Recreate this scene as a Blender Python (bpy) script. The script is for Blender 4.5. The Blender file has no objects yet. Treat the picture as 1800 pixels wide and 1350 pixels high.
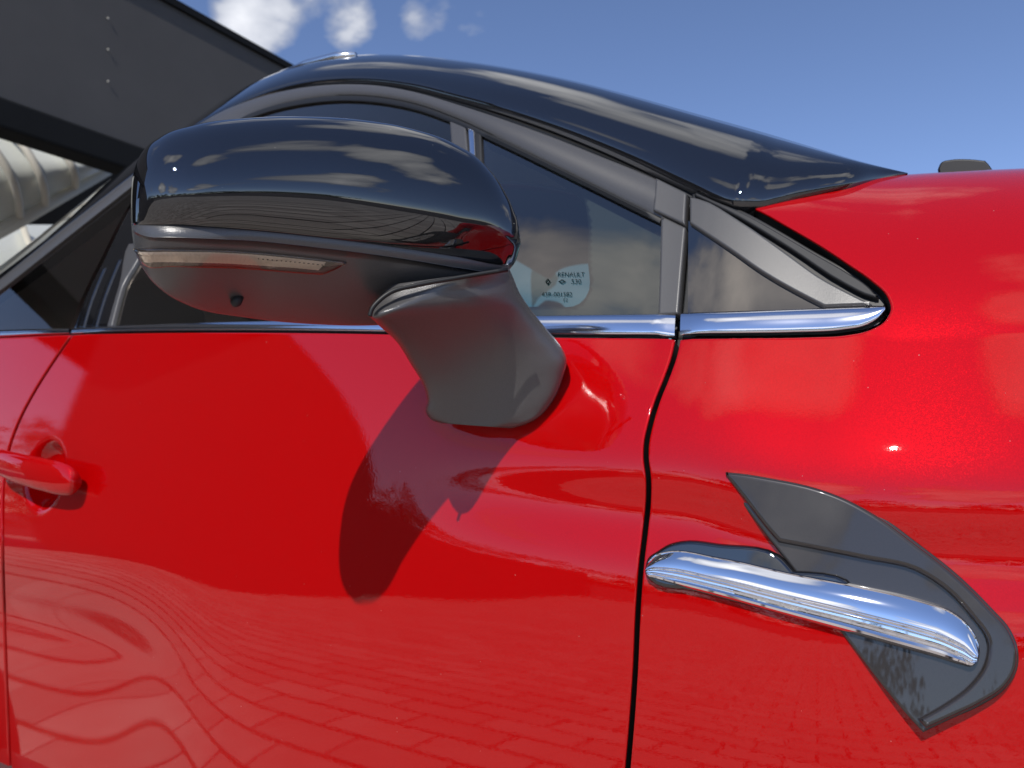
import bpy, bmesh, math, random
from math import sin, cos, tan, radians, sqrt, pi, exp, atan2
from mathutils import Vector, geometry, noise
random.seed(7)

# ------------------------------------------------------------------ camera
H = 0.93                                   # eye height
YAW, PITCH, FPX = radians(32.0), radians(4.84), 1300.0
CAM = Vector((0, 0, H))
FW = Vector((-sin(YAW)*cos(PITCH), cos(YAW)*cos(PITCH), sin(PITCH)))
RT = Vector((cos(YAW), sin(YAW), 0))
UP = RT.cross(FW)
SC = bpy.context.scene
COL = SC.collection
cd = bpy.data.cameras.new('camera'); cam = bpy.data.objects.new('camera', cd); COL.objects.link(cam)
cd.sensor_width = 36; cd.lens = 36*FPX/1800; cd.clip_start = 0.01; cd.clip_end = 2000
cam.location = CAM
cam.rotation_euler = FW.to_track_quat('-Z', 'Y').to_euler()
cd.dof.use_dof = True; cd.dof.focus_distance = 0.66; cd.dof.aperture_fstop = 8.5
SC.camera = cam

def ray(px, py): return (FW + RT*((px-900)/FPX) + UP*((675-py)/FPX))

# ------------------------------------------------------------------ sky, sun, exposure
SUN = Vector((0.15, -0.69, 0.71)).normalized()
el, az = math.asin(SUN.z), atan2(SUN.x, SUN.y)
w = bpy.data.worlds.new('World'); SC.world = w; w.use_nodes = True
nt = w.node_tree; nt.nodes.clear()
def N(t, kind, **kw):
    n = t.nodes.new(kind)
    for k, v in kw.items():
        if k == 'inp':
            for i, x in v.items(): n.inputs[i].default_value = x
        else: setattr(n, k, v)
    return n
def L(t, a, ai, b, bi): t.links.new(a.outputs[ai], b.inputs[bi])
sky = N(nt, 'ShaderNodeTexSky', sky_type='NISHITA', sun_disc=False, sun_elevation=el, sun_rotation=az,
        altitude=1500, air_density=0.9, dust_density=0.0, ozone_density=2.5)
tc = N(nt, 'ShaderNodeTexCoord'); sep = N(nt, 'ShaderNodeSeparateXYZ'); L(nt, tc, 'Generated', sep, 0)
mz = N(nt, 'ShaderNodeMath', operation='MAXIMUM', inp={1: 0.0}); L(nt, sep, 'Z', mz, 0)
az_ = N(nt, 'ShaderNodeMath', operation='ADD', inp={1: 0.16}); L(nt, mz, 0, az_, 0)
dx = N(nt, 'ShaderNodeMath', operation='DIVIDE'); L(nt, sep, 'X', dx, 0); L(nt, az_, 0, dx, 1)
dy = N(nt, 'ShaderNodeMath', operation='DIVIDE'); L(nt, sep, 'Y', dy, 0); L(nt, az_, 0, dy, 1)
cb = N(nt, 'ShaderNodeCombineXYZ', inp={2: 1.7}); L(nt, dx, 0, cb, 0); L(nt, dy, 0, cb, 1)
n1 = N(nt, 'ShaderNodeTexNoise', inp={'Scale': 2.1, 'Detail': 11.0, 'Roughness': 0.58, 'Distortion': 0.2}); L(nt, cb, 0, n1, 'Vector')
n2 = N(nt, 'ShaderNodeTexNoise', inp={'Scale': 0.45, 'Detail': 2.0}); L(nt, cb, 0, n2, 'Vector')
m1 = N(nt, 'ShaderNodeMath', operation='MULTIPLY_ADD', inp={1: 0.7, 2: 0.0}); L(nt, n2, 'Fac', m1, 0)
m2a = N(nt, 'ShaderNodeMath', operation='ADD'); L(nt, n1, 'Fac', m2a, 0); L(nt, m1, 0, m2a, 1)
covz = N(nt, 'ShaderNodeMapRange', interpolation_type='SMOOTHSTEP', inp={'From Min': 0.02, 'From Max': 0.40, 'To Min': -0.19, 'To Max': -0.10}); L(nt, sep, 'Z', covz, 0)
m2 = N(nt, 'ShaderNodeMath', operation='ADD'); L(nt, m2a, 0, m2, 0); L(nt, covz, 0, m2, 1)
# banks of fair-weather cloud: (direction, half width in degrees, density)
banks = [((-.09, .28, .96), 13, .20), ((-.30, .45, .84), 12, .20), ((.04, .52, .85), 11, .20), ((-.55, .35, .76), 10, .16),
         ((-.22, -.56, .80), 11, .22), ((-.04, -.52, .85), 9, .24), ((.40, -.42, .82), 10, .18),
         ((.38, -.13, .91), 12, .20), ((.60, .0, .80), 12, .22), ((.78, .08, .62), 11, .22), ((.85, -.25, .46), 9, .18),
         ((-.06, -.95, .30), 12, .30), ((.35, -.90, .26), 12, .2), ((-.5, -.80, .33), 10, .14), ((.75, -.60, .28), 12, .2)]
for u_, v_, r_, k_ in ((580, 5, 4.5, .10), (665, 55, 4.0, .12), (795, 20, 5.0, .27), (452, 48, 3.5, .14)): banks.append((ray(u_, v_).normalized(), r_, k_))
for d_, wd_, k_ in banks:
    dp = N(nt, 'ShaderNodeVectorMath', operation='DOT_PRODUCT'); L(nt, tc, 'Generated', dp, 0); dp.inputs[1].default_value = Vector(d_).normalized()
    mr_ = N(nt, 'ShaderNodeMapRange', interpolation_type='SMOOTHSTEP', inp={'From Min': cos(radians(wd_)), 'From Max': 1.0, 'To Min': 0.0, 'To Max': k_+(.09 if wd_ > 6 else .05)}); L(nt, dp, 'Value', mr_, 0)
    m3 = N(nt, 'ShaderNodeMath', operation='ADD'); L(nt, m2, 0, m3, 0); L(nt, mr_, 0, m3, 1); m2 = m3
cr = N(nt, 'ShaderNodeValToRGB'); cr.color_ramp.elements[0].position = 0.90; cr.color_ramp.elements[1].position = 1.14
cr.color_ramp.elements[1].color = (0.80, 0.80, 0.80, 1)
L(nt, m2, 0, cr, 0)
mix = N(nt, 'ShaderNodeMix', data_type='RGBA'); L(nt, cr, 0, mix, 0)
gra = N(nt, 'ShaderNodeMix', data_type='RGBA', blend_type='MULTIPLY', inp={0: 1.0}); L(nt, sky, 0, gra, 'A'); gra.inputs['B'].default_value = (1.12, 1.07, 1.15, 1)
L(nt, gra, 'Result', mix, 'A'); ccr = N(nt, 'ShaderNodeMapRange', inp={'From Min': 0.95, 'From Max': 1.32}); L(nt, m2, 0, ccr, 0); cc = N(nt, 'ShaderNodeMix', data_type='RGBA'); L(nt, ccr, 0, cc, 0); cc.inputs['A'].default_value = (3.4, 3.6, 4.1, 1); cc.inputs['B'].default_value = (13.0, 12.8, 12.5, 1); L(nt, cc, 'Result', mix, 'B')
bg = N(nt, 'ShaderNodeBackground', inp={'Strength': 0.15}); L(nt, mix, 'Result', bg, 0)
wo = N(nt, 'ShaderNodeOutputWorld'); L(nt, bg, 0, wo, 0)
sd = bpy.data.lights.new('sun', 'SUN'); sd.energy = 4.0; sd.angle = radians(0.53); sd.color = (1, 0.955, 0.89)
sun = bpy.data.objects.new('sun', sd); COL.objects.link(sun)
sun.rotation_euler = SUN.to_track_quat('Z', 'Y').to_euler(); sun.location = SUN*20
SC.view_settings.view_transform = 'Standard'; SC.view_settings.look = 'None'
SC.view_settings.gamma = 1; SC.view_settings.exposure = 0.0; SC.view_settings.use_curve_mapping = False

# ------------------------------------------------------------------ helpers: maths
def sm(a, b, x):
    t = min(1, max(0, (x-a)/(b-a))); return t*t*(3-2*t)
def proj(p):
    d = p-CAM; z = d.dot(FW); return 900+FPX*d.dot(RT)/z, 675-FPX*d.dot(UP)/z
def atZ(px, py, z): return CAM + ray(px, py)*z
def aty(px, py, y):
    r = ray(px, py); return CAM + r*(y/r.y)
def atx(px, py, x):
    r = ray(px, py); return CAM + r*(x/r.x)
class F1:                                   # smooth monotone-ish interpolation through points
    def __init__(s, pts): s.p = sorted(pts)
    def __call__(s, x):
        p = s.p
        if x <= p[0][0]: return p[0][1]
        if x >= p[-1][0]: return p[-1][1]
        lo, hi = 0, len(p)-1
        while hi-lo > 1:
            m = (lo+hi)//2
            if p[m][0] <= x: lo = m
            else: hi = m
        i = lo
        def d(k): return (p[k+1][1]-p[k][1])/(p[k+1][0]-p[k][0])
        def tg(k):
            if k == 0: return d(0)
            if k == len(p)-1: return d(k-1)
            h0, h1 = p[k][0]-p[k-1][0], p[k+1][0]-p[k][0]
            return (d(k-1)*h1+d(k)*h0)/(h0+h1)
        h = p[i+1][0]-p[i][0]; t = (x-p[i][0])/h
        return ((2*t**3-3*t*t+1)*p[i][1]+(t**3-2*t*t+t)*h*tg(i)+(-2*t**3+3*t*t)*p[i+1][1]+(t**3-t*t)*h*tg(i+1))
def crom(pts, n=8, closed=False):
    """smooth curve through tuples; a point whose last item is 'c' is a corner"""
    P = [(tuple(q[:-1]) if q[-1] == 'c' else tuple(q)) for q in pts]; C = [q[-1] == 'c' for q in pts]
    m = len(P); out = []
    D = len(P[0])
    def dist(a, b): return sqrt(sum((a[k]-b[k])**2 for k in range(D)))+1e-9
    for i in range(m if closed else m-1):
        j = (i+1) % m
        a, b = P[i], P[j]
        pa = P[i-1] if (closed or i > 0) and not C[i] else None
        pb = P[(j+1) % m] if (closed or j < m-1) and not C[j] else None
        h = dist(a, b)
        def tang(p0, p1, p2):
            h0, h1 = dist(p0, p1), dist(p1, p2)
            return [((p1[k]-p0[k])/h0*h1+(p2[k]-p1[k])/h1*h0)/(h0+h1) for k in range(D)]
        ta = tang(pa, a, b) if pa else None
        tb = tang(a, b, pb) if pb else None
        ch = [(b[k]-a[k])/h for k in range(D)]
        if ta is None and tb is None: ta = tb = ch
        elif ta is None: ta = [1.5*ch[k]-.5*tb[k] for k in range(D)]
        elif tb is None: tb = [1.5*ch[k]-.5*ta[k] for k in range(D)]
        for s in range(n):
            t = s/n
            out.append(tuple((2*t**3-3*t*t+1)*a[k]+(t**3-2*t*t+t)*h*ta[k]+(-2*t**3+3*t*t)*b[k]+(t**3-t*t)*h*tb[k] for k in range(D)))
    if not closed: out.append(P[-1])
    return out
def resample(poly, step, closed=True):
    pts = list(poly)+([poly[0]] if closed else [])
    out = []
    for a, b in zip(pts, pts[1:]):
        d = sqrt(sum((x-y)**2 for x, y in zip(a, b)))
        k = max(1, int(math.ceil(d/step)))
        if d < 1e-7: continue
        for i in range(k): out.append(tuple(x+(y-x)*i/k for x, y in zip(a, b)))
    if not closed: out.append(pts[-1])
    return out
def area(poly):
    return .5*sum(a[0]*b[1]-b[0]*a[1] for a, b in zip(poly, poly[1:]+poly[:1]))
def inset(poly, r):
    n = len(poly); out = []
    for i in range(n):
        a, b, c = poly[i-1], poly[i], poly[(i+1) % n]
        e1 = (b[0]-a[0], b[1]-a[1]); e2 = (c[0]-b[0], c[1]-b[1])
        l1, l2 = sqrt(e1[0]**2+e1[1]**2)+1e-12, sqrt(e2[0]**2+e2[1]**2)+1e-12
        n1 = (-e1[1]/l1, e1[0]/l1); n2 = (-e2[1]/l2, e2[0]/l2)
        k = max(.35, 1+n1[0]*n2[0]+n1[1]*n2[1])
        out.append((b[0]+r*(n1[0]+n2[0])/k, b[1]+r*(n1[1]+n2[1])/k))
    return out
def pip(poly, x, y):
    c = False; j = len(poly)-1
    for i in range(len(poly)):
        if (poly[i][1] > y) != (poly[j][1] > y) and x < (poly[j][0]-poly[i][0])*(y-poly[i][1])/(poly[j][1]-poly[i][1])+poly[i][0]: c = not c
        j = i
    return c

# ------------------------------------------------------------------ helpers: objects
def tag(o, label=None, cat=None, group=None, kind=None):
    if label: o['label'] = label
    if cat: o['category'] = cat
    if group: o['group'] = group
    if kind: o['kind'] = kind
    return o
def empty(name, loc=(0, 0, 0), parent=None):
    o = bpy.data.objects.new(name, None); o.location = loc; o.empty_display_size = .05; COL.objects.link(o); o.parent = parent
    return o
def link(name, verts, faces, mat, parent=None, smooth=True, sharp=None):
    me = bpy.data.meshes.new(name); me.from_pydata([tuple(v) for v in verts], [], faces); me.update()
    me.materials.append(mat)
    if smooth:
        me.polygons.foreach_set('use_smooth', [True]*len(me.polygons))
        if sharp: me.set_sharp_from_angle(angle=radians(sharp))
    o = bpy.data.objects.new(name, me); COL.objects.link(o); o.parent = parent
    return o
def panel(name, outline, P, mat, parent, step, lip=0, drop=.001, depth=.01, lift=0, grid=None, smooth=True, inward=None, sharp=None, edge=None):
    """fill a closed 2D outline, map it with P, give it a rounded lip and edge depth"""
    if area(outline) < 0: outline = outline[::-1]
    out = resample(outline, step)
    inn = inset(out, lip) if lip else out
    g = grid or step
    xs = [p[0] for p in inn]; ys = [p[1] for p in inn]
    pts = [Vector(p) for p in inn]; n = len(pts)
    ce = [(i, (i+1) % n) for i in range(n)]
    if lip:
        gr = inset(out, lip*1.45); pts += [Vector(p) for p in gr]; ce += [(n+i, n+(i+1) % n) for i in range(n)]
    inn2 = inset(out, lip*1.45+g*.45)
    y = min(ys)+g*.5; row = 0
    while y < max(ys):
        cr_ = []; j = n-1                     # scanline crossings
        for i in range(n):
            a, b = inn2[i], inn2[j]
            if (a[1] > y) != (b[1] > y): cr_.append((b[0]-a[0])*(y-a[1])/(b[1]-a[1])+a[0])
            j = i
        cr_.sort()
        for a, b in zip(cr_[::2], cr_[1::2]):
            k0 = math.ceil((a-.5*g*(row % 2))/g)
            x = k0*g+.5*g*(row % 2)
            while x < b: pts.append(Vector((x, y))); x += g
        y += g*.87; row += 1
    r = geometry.delaunay_2d_cdt(pts, ce, [], 1, 1e-7)
    v2, fs, orig = r[0], r[2], r[3]
    def nrm(p):
        e = g*.2
        a = P(p[0]+e, p[1])-P(p[0]-e, p[1]); b = P(p[0], p[1]+e)-P(p[0], p[1]-e)
        k = a.cross(b); k.normalize()
        if k.dot(P(*p)-CAM) > 0: k = -k
        return k
    V = []
    for v in v2:
        q = P(v.x, v.y)
        if lift: q = q+nrm((v.x, v.y))*lift
        V.append(q)
    Fs = [tuple(f) for f in fs]
    # orient faces towards the camera side
    if Fs:
        f = Fs[len(Fs)//2]; k = (V[f[1]]-V[f[0]]).cross(V[f[2]]-V[f[0]])
        if k.dot(V[f[0]]-CAM) > 0: Fs = [f[::-1] for f in Fs]; flip = True
        else: flip = False
    back = {}
    for i, o_ in enumerate(orig):
        for k in o_:
            if k < n: back[k] = i
    rings = [[back[i] for i in range(n)]]
    def ring(poly, dr):
        ids = []
        for p in poly:
            nn = nrm(p); q = P(*p)+nn*(lift-dr) if inward is None else P(*p)+nn*lift+inward*dr
            ids.append(len(V)); V.append(q)
        return ids
    if lip:
        mid = inset(out, lip*.3)
        rings.append(ring(mid, drop*.35)); rings.append(ring(out, drop))
    if depth: rings.append(ring(out, drop+.0012 if edge else drop+depth))
    if edge: rings.append(ring(out, drop+depth))
    for ra, rb in zip(rings, rings[1:]):
        for i in range(n):
            j = (i+1) % n
            Fs.append((ra[i], rb[i], rb[j], ra[j]) if not flip else (ra[i], ra[j], rb[j], rb[i]))
    o = link(name, V, Fs, mat, parent, smooth, sharp)
    if edge:
        o.data.materials.append(edge)
        for k in range(len(Fs)-n, len(Fs)): o.data.polygons[k].material_index = 1
    return o
def loft(name, rows, mat, parent=None, closed=False, caps=False, smooth=True, sharp=None):
    n = len(rows[0]); V = [p for r in rows for p in r]; Fs = []
    for i in range(len(rows)-1):
        for j in range(n if closed else n-1):
            k = (j+1) % n
            Fs.append((i*n+j, i*n+k, (i+1)*n+k, (i+1)*n+j))
    if caps:
        Fs.append(tuple(range(n))[::-1]); Fs.append(tuple((len(rows)-1)*n+j for j in range(n)))
    o = link(name, V, Fs, mat, parent, smooth, sharp)
    bm = bmesh.new(); bm.from_mesh(o.data)
    if caps or closed: bmesh.ops.recalc_face_normals(bm, faces=bm.faces)
    bm.to_mesh(o.data); bm.free()
    return o
def boxmesh(bm, c, s, rot=None, bev=0):
    r = bmesh.ops.create_cube(bm, size=1)
    vs = r['verts']
    for v in vs:
        q = Vector((v.co.x*s[0], v.co.y*s[1], v.co.z*s[2]))
        if rot: q = rot @ q
        v.co = q+Vector(c)
    if bev: bmesh.ops.bevel(bm, geom=list({e for v in vs for e in v.link_edges}), offset=bev, segments=2, affect='EDGES', profile=.5)
def bmobj(name, bm, mat, parent=None, smooth=False, sharp=30):
    me = bpy.data.meshes.new(name); bm.to_mesh(me); bm.free(); me.materials.append(mat)
    if smooth:
        me.polygons.foreach_set('use_smooth', [True]*len(me.polygons)); me.set_sharp_from_angle(angle=radians(sharp))
    o = bpy.data.objects.new(name, me); COL.objects.link(o); o.parent = parent
    return o
def tube(name, pts, rad, mat, parent=None, n=10):
    rows = []
    for i, p in enumerate(pts):
        p = Vector(p); a = Vector(pts[max(0, i-1)]); b = Vector(pts[min(len(pts)-1, i+1)])
        t = (b-a).normalized(); s = t.cross(Vector((0, 0, 1)));
        if s.length < .1: s = t.cross(Vector((1, 0, 0)))
        s.normalize(); u = s.cross(t); rr = rad[i] if isinstance(rad, (list, tuple)) else rad
        rows.append([p+(s*cos(2*pi*k/n)+u*sin(2*pi*k/n))*rr for k in range(n)])
    return loft(name, rows, mat, parent, closed=True, caps=True)

# ------------------------------------------------------------------ materials
def mat(name, base, rough=.5, metal=0, coat=0, coatr=.02, spec=.5, **kw):
    m = bpy.data.materials.new(name); m.use_nodes = True; b = m.node_tree.nodes['Principled BSDF']
    b.inputs['Base Color'].default_value = (*base, 1); b.inputs['Roughness'].default_value = rough
    b.inputs['Metallic'].default_value = metal; b.inputs['Coat Weight'].default_value = coat
    b.inputs['Coat Roughness'].default_value = coatr; b.inputs['Coat IOR'].default_value = kw.get('cior', 1.5); b.inputs['Specular IOR Level'].default_value = spec
    return m
def nodes(m): return m.node_tree, m.node_tree.nodes['Principled BSDF']
def noisy(m, scale, amt_col=.15, bump=.0, rough_var=0, detail=6, bdist=.001):
    """vary base colour, gloss and fine relief of a material with object-space noise"""
    t, b = nodes(m); tc = N(t, 'ShaderNodeTexCoord')
    nz = N(t, 'ShaderNodeTexNoise', inp={'Scale': scale, 'Detail': detail, 'Roughness': .6}); L(t, tc, 'Object', nz, 'Vector')
    base = tuple(b.inputs['Base Color'].default_value)
    if amt_col:
        mx = N(t, 'ShaderNodeMix', data_type='RGBA'); L(t, nz, 'Fac', mx, 0)
        mx.inputs['A'].default_value = (*[c*(1-amt_col) for c in base[:3]], 1); mx.inputs['B'].default_value = (*[min(1, c*(1+amt_col)) for c in base[:3]], 1)
        L(t, mx, 'Result', b, 'Base Color')
    if rough_var:
        r0 = b.inputs['Roughness'].default_value
        mr = N(t, 'ShaderNodeMapRange', inp={'To Min': r0-rough_var, 'To Max': r0+rough_var}); L(t, nz, 'Fac', mr, 0); L(t, mr, 0, b, 'Roughness')
    if bump:
        bp = N(t, 'ShaderNodeBump', inp={'Strength': bump, 'Distance': bdist}); L(t, nz, 'Fac', bp, 'Height'); L(t, bp, 0, b, 'Normal')
    return m
RED = mat('red_paint', (.40, .0005, .0011), rough=.42, metal=.1, coat=1, coatr=.012, spec=0, cior=1.50)
def dust(m, seed):
    t, b = nodes(m); tc_ = N(t, 'ShaderNodeTexCoord'); mp_ = N(t, 'ShaderNodeMapping'); mp_.inputs['Location'].default_value = (seed, seed, seed); L(t, tc_, 'Object', mp_, 'Vector')
    v_ = N(t, 'ShaderNodeTexVoronoi', inp={'Scale': 75.0}); L(t, mp_, 0, v_, 'Vector')
    sc_ = N(t, 'ShaderNodeSeparateColor'); L(t, v_, 'Color', sc_, 0)
    th = N(t, 'ShaderNodeMapRange', inp={'From Min': .55, 'From Max': 1.0, 'To Min': 0.0, 'To Max': .055}); L(t, sc_, 0, th, 0)
    lt = N(t, 'ShaderNodeMath', operation='LESS_THAN'); L(t, v_, 'Distance', lt, 0); L(t, th, 0, lt, 1)
    base = tuple(b.inputs['Base Color'].default_value); mx = N(t, 'ShaderNodeMix', data_type='RGBA'); mu = N(t, 'ShaderNodeMath', operation='MULTIPLY', inp={1: .28}); L(t, lt, 0, mu, 0); L(t, mu, 0, mx, 0)
    mx.inputs['A'].default_value = base; mx.inputs['B'].default_value = (.42, .38, .34, 1); L(t, mx, 'Result', b, 'Base Color')
dust(RED, 0)
t, b = nodes(RED)
tcn = N(t, 'ShaderNodeTexCoord')
vo = N(t, 'ShaderNodeTexVoronoi', inp={'Scale': 1400.0}); L(t, tcn, 'Object', vo, 'Vector')
sepc = N(t, 'ShaderNodeSeparateColor'); L(t, vo, 'Color', sepc, 0)
mpr = N(t, 'ShaderNodeMapRange', inp={'To Min': .34, 'To Max': .48}); L(t, sepc, 0, mpr, 0); L(t, mpr, 0, b, 'Roughness')
vsub = N(t, 'ShaderNodeVectorMath', operation='SUBTRACT'); L(t, vo, 'Color', vsub, 0); vsub.inputs[1].default_value = (.5, .5, .5)
vsc = N(t, 'ShaderNodeVectorMath', operation='SCALE', inp={'Scale': .10}); L(t, vsub, 0, vsc, 0)
geo = N(t, 'ShaderNodeNewGeometry'); vad = N(t, 'ShaderNodeVectorMath', operation='ADD'); L(t, geo, 'Normal', vad, 0); L(t, vsc, 0, vad, 1)
vnn = N(t, 'ShaderNodeVectorMath', operation='NORMALIZE'); L(t, vad, 0, vnn, 0); L(t, vnn, 0, b, 'Normal')
# tiny clear-coat waviness (orange peel)
nzp = N(t, 'ShaderNodeTexNoise', inp={'Scale': 260.0, 'Detail': 2.0}); L(t, tcn, 'Object', nzp, 'Vector')
bpp = N(t, 'ShaderNodeBump', inp={'Strength': .04, 'Distance': .0006}); L(t, nzp, 'Fac', bpp, 'Height'); L(t, bpp, 0, b, 'Coat Normal')
BLACK = mat('gloss_black_paint', (.005, .005, .006), rough=.4, coat=1, coatr=.012, spec=0, cior=1.95)
dust(BLACK, 3)
BLADE = noisy(mat('dark_metallic_plastic', (.026, .022, .021), rough=.35, spec=.2, coat=1, coatr=.02, cior=1.52), 900, .3)
SATIN = noisy(mat('satin_grey_trim', (.060, .058, .057), rough=.38, spec=.7), 700, .15, bump=.25, bdist=.0004)
PLASTIC = noisy(mat('grained_grey_plastic', (.068, .066, .066), rough=.27, spec=.8), 900, .2, bump=.5, bdist=.0005)
RUBBER = noisy(mat('black_rubber', (.005, .005, .005), rough=.5), 300, .2)
CHROME = mat('chrome', (.86, .86, .88), rough=.03, metal=1)
STRIP = mat('satin_chrome', (.80, .80, .84), rough=.09, metal=1)
INTER = noisy(mat('black_interior_plastic', (.012, .012, .013), rough=.6), 200, .2)
FABRIC = noisy(mat('dark_seat_fabric', (.06, .06, .062), rough=.9), 400, .3, bump=.4)
def glass(name, tint, k=1.0, rough=.0):
    m = bpy.data.materials.new(name); m.use_nodes = True; t = m.node_tree; t.nodes.clear()
    tr = N(t, 'ShaderNodeBsdfTransparent', inp={0: (*tint, 1)}); gl = N(t, 'ShaderNodeBsdfGlossy', inp={0: (1, .90, .80, 1), 'Roughness': rough})
    fr = N(t, 'ShaderNodeFresnel', inp={0: 1.55}); mu = N(t, 'ShaderNodeMath', operation='MULTIPLY', inp={1: k}); L(t, fr, 0, mu, 0); mu.use_clamp = True
    mx = N(t, 'ShaderNodeMixShader'); L(t, mu, 0, mx, 0); L(t, tr, 0, mx, 1); L(t, gl, 0, mx, 2)
    o = N(t, 'ShaderNodeOutputMaterial'); L(t, mx, 0, o, 0); return m
GLASS = glass('tinted_glass', (.64, .74, .70), 3.3)
SGLASS = glass('side_glass', (.76, .88, .83), 2.0)
RGLASS = glass('clear_glass', (.78, .84, .81), 1.4)
LENS = glass('smoked_clear_lens', (.93, .89, .85), 1.6)
DGLASS = glass('dark_glass', (.04, .04, .042), 4.2)
MIRROR = mat('mirror_silver', (.9, .9, .9), rough=.01, metal=1)

LAMPIN = mat('lamp_reflector', (.80, .75, .68), rough=.3, metal=0)
PRINT = mat('etched_print', (.002, .004, .004), rough=.8, spec=.1)
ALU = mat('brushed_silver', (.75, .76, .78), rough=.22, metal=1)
TYRE = noisy(mat('tyre_rubber', (.02, .02, .02), rough=.8), 60, .2)

# ------------------------------------------------------------------ car body side surface
Y0 = .70
def belt_zr(x): return .112+(-.25-x)*.085
def off_side(x, zr):
    """inboard distance of the body side from the plane y = Y0"""
    cw = sm(-.62, -.28, x)                              # crease gets sharp towards the front
    r0 = -.008+.05*max(0, -.25-x)-.024*sm(-.26, -.12, x)
    wd = .085*(1-cw)+.020*cw
    a = .17*(1-cw)+.50*cw
    base = .085
    q = (zr-r0)/wd
    sp = wd*(q if q > 30 else math.log1p(exp(q)) if q > -30 else 0)
    w2 = .05; q2 = (zr+.27)/w2
    o = .2*w2*(q2 if q2 > 30 else math.log1p(exp(q2)) if q2 > -30 else 0)-.115*zr-.054 + (a-base)*sp
    o += .010*cw*exp(-((zr-r0+.062)/.036)**2)           # hollow below the crease
    o += .45*max(0, min(x, .12)+.215)**2+(.25*(x-.12) if x > .12 else 0)   # nose plan curve
    # sculpted lower rear of the door
    lw = 1-sm(-.34, -.16, zr)
    o += lw*(.0085*math.log1p(exp((-.97-x)/.05))-.0128*math.log1p(exp((-1.17-x)/.075)))
    return o
HX, HZ = -1.085, .0                                    # handle centre, set below
def off_door(x, zr):
    o = off_side(x, zr)
    d = ((x-HX)/.062)**2+((zr-HZ)/.060)**2
    if d < 1.6: o += .026*(1-sm(.25, 1.25, d))
    return o
def hit(px, py, off=off_side):
    r = ray(px, py); t = (Y0+.03)/r.y
    def f(t): p = r*t; return p.y-Y0-off(p.x, p.z)
    t2 = t*1.01; a, b_ = f(t), f(t2)
    for _ in range(25):
        if abs(b_-a) < 1e-13: break
        t, t2, a = t2, t2-b_*(t2-t)/(b_-a), b_
        b_ = f(t2)
        if abs(b_) < 1e-8: break
    return CAM+r*t2
hp = hit(78, 835); HX, HZ = hp.x, hp.z-H
# fender + bonnet: (x, q): q<0 is height below ZS, q in 0..1 rounds over into the bonnet top, q>1 runs inboard
def ZSx(x): return .10+.085*(1-sm(-.21, -.05, x))
def htop(x): return .344-.09*(x+.04)-.1*max(0, x-.1)**2
def S(x, q):
    zs = ZSx(x)
    if q <= 0:
        zr = zs+q; return Vector((x, Y0+off_side(x, zr), H+zr))
    th = min(q, 1)*pi/2; hgt = htop(x)-zs; rr = .21-.05*(1-sm(-.21, -.05, x))
    zr = zs+hgt*sin(th)
    o = off_side(x, zs)+(off_side(x, zr)-off_side(x, zs))*.75+rr*(1-cos(th))
    if q > 1: o += (q-1); zr += .06*(1-exp(-(q-1)*3))
    return Vector((x, Y0+o, H+zr))
def invS(px, py, g=(-.1, 0)):
    best = None
    for i in range(40):
        for j in range(50):
            x = -.32+i*.02; q = -.6+j*.032
            if q > 1: continue
            u, v = proj(S(x, q)); d = (u-px)**2+(v-py)**2
            if best is None or d < best[0]: best = (d, x, q)
    _, x, q = best
    for _ in range(30):
        u, v = proj(S(x, q)); e = 1e-5
        ux, vx = proj(S(x+e, q)); uq, vq = proj(S(x, q+e))
        a, b_, c, d = (ux-u)/e, (uq-u)/e, (vx-v)/e, (vq-v)/e
        det = a*d-b_*c
        if abs(det) < 1e-3: break
        dx_, dq_ = (d*(px-u)-b_*(py-v))/det, (-c*(px-u)+a*(py-v))/det
        s_ = min(1, .05/max(abs(dx_), abs(dq_), 1e-9)); x += dx_*s_; q += dq_*s_
        q = min(q, .98)
        if abs(dx_)+abs(dq_) < 1e-7: break
    return (x, q)
def off_green(x, zr):
    """greenhouse: glass and pillars lean inwards"""
    d = zr-belt_zr(x)
    return off_side(x, belt_zr(x))+.012+.40*d+.12*d*d
def G(px, py): return hit(px, py, off_green)
def Gd(dd): return lambda px, py: hit(px, py, lambda x, z: off_green(x, z)+dd)

car = empty('red_car', (-.6, Y0+.9, 0))
tag(car, 'glossy red car with black roof and black mirror cap parked on concrete pavers', 'car')
def child(o, p=None): o.parent = p or car; return o
CARLOC = car.location.copy()
def P2C(o):                                             # keep world coordinates under the car's Empty
    o.parent = car; o.matrix_parent_inverse.identity(); return o

# ---- front door
gapL = [(1186, 597), (1180, 625), (1168, 660), (1150, 705), (1138, 745), (1131, 778), (1130, 805), (1134, 840), (1134, 880), (1129, 930), (1122, 990), (1116, 1070), (1111, 1180), (1104, 1280), (1098, 1350), (1092, 1430)]
gapR = [(p[0]+9.5, p[1]) for p in gapL]
beltB = [(-160, 602), (0, 594), (125, 588), (300, 585), (500, 585), (650, 587), (800, 590), (985, 593), (1120, 594), (1186, 595)]
rearL = [(128, 589), (96, 636), (62, 690), (36, 740), (18, 790), (9, 850), (7, 930), (9, 1050), (14, 1200), (20, 1350), (24, 1430)]
def xz(px, py, off=off_side):
    p = hit(px, py, off); return (p.x, p.z-H)
def low(pt, z=-.64): return (pt[0], z)
rt = [xz(*p) for p in crom(gapL, 6)]; lf = [xz(*p) for p in crom(rearL, 6)]
tp = [xz(*p) for p in crom([p for p in beltB if 125 <= p[0]], 6)]
tp[0] = lf[0]
doorP = lambda x, z: Vector((x, Y0+off_door(x, z), H+z))
door_out = tp[:-1]+rt+[low(rt[-1])]+[low(lf[-1])]+lf[::-1][:-1]
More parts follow.
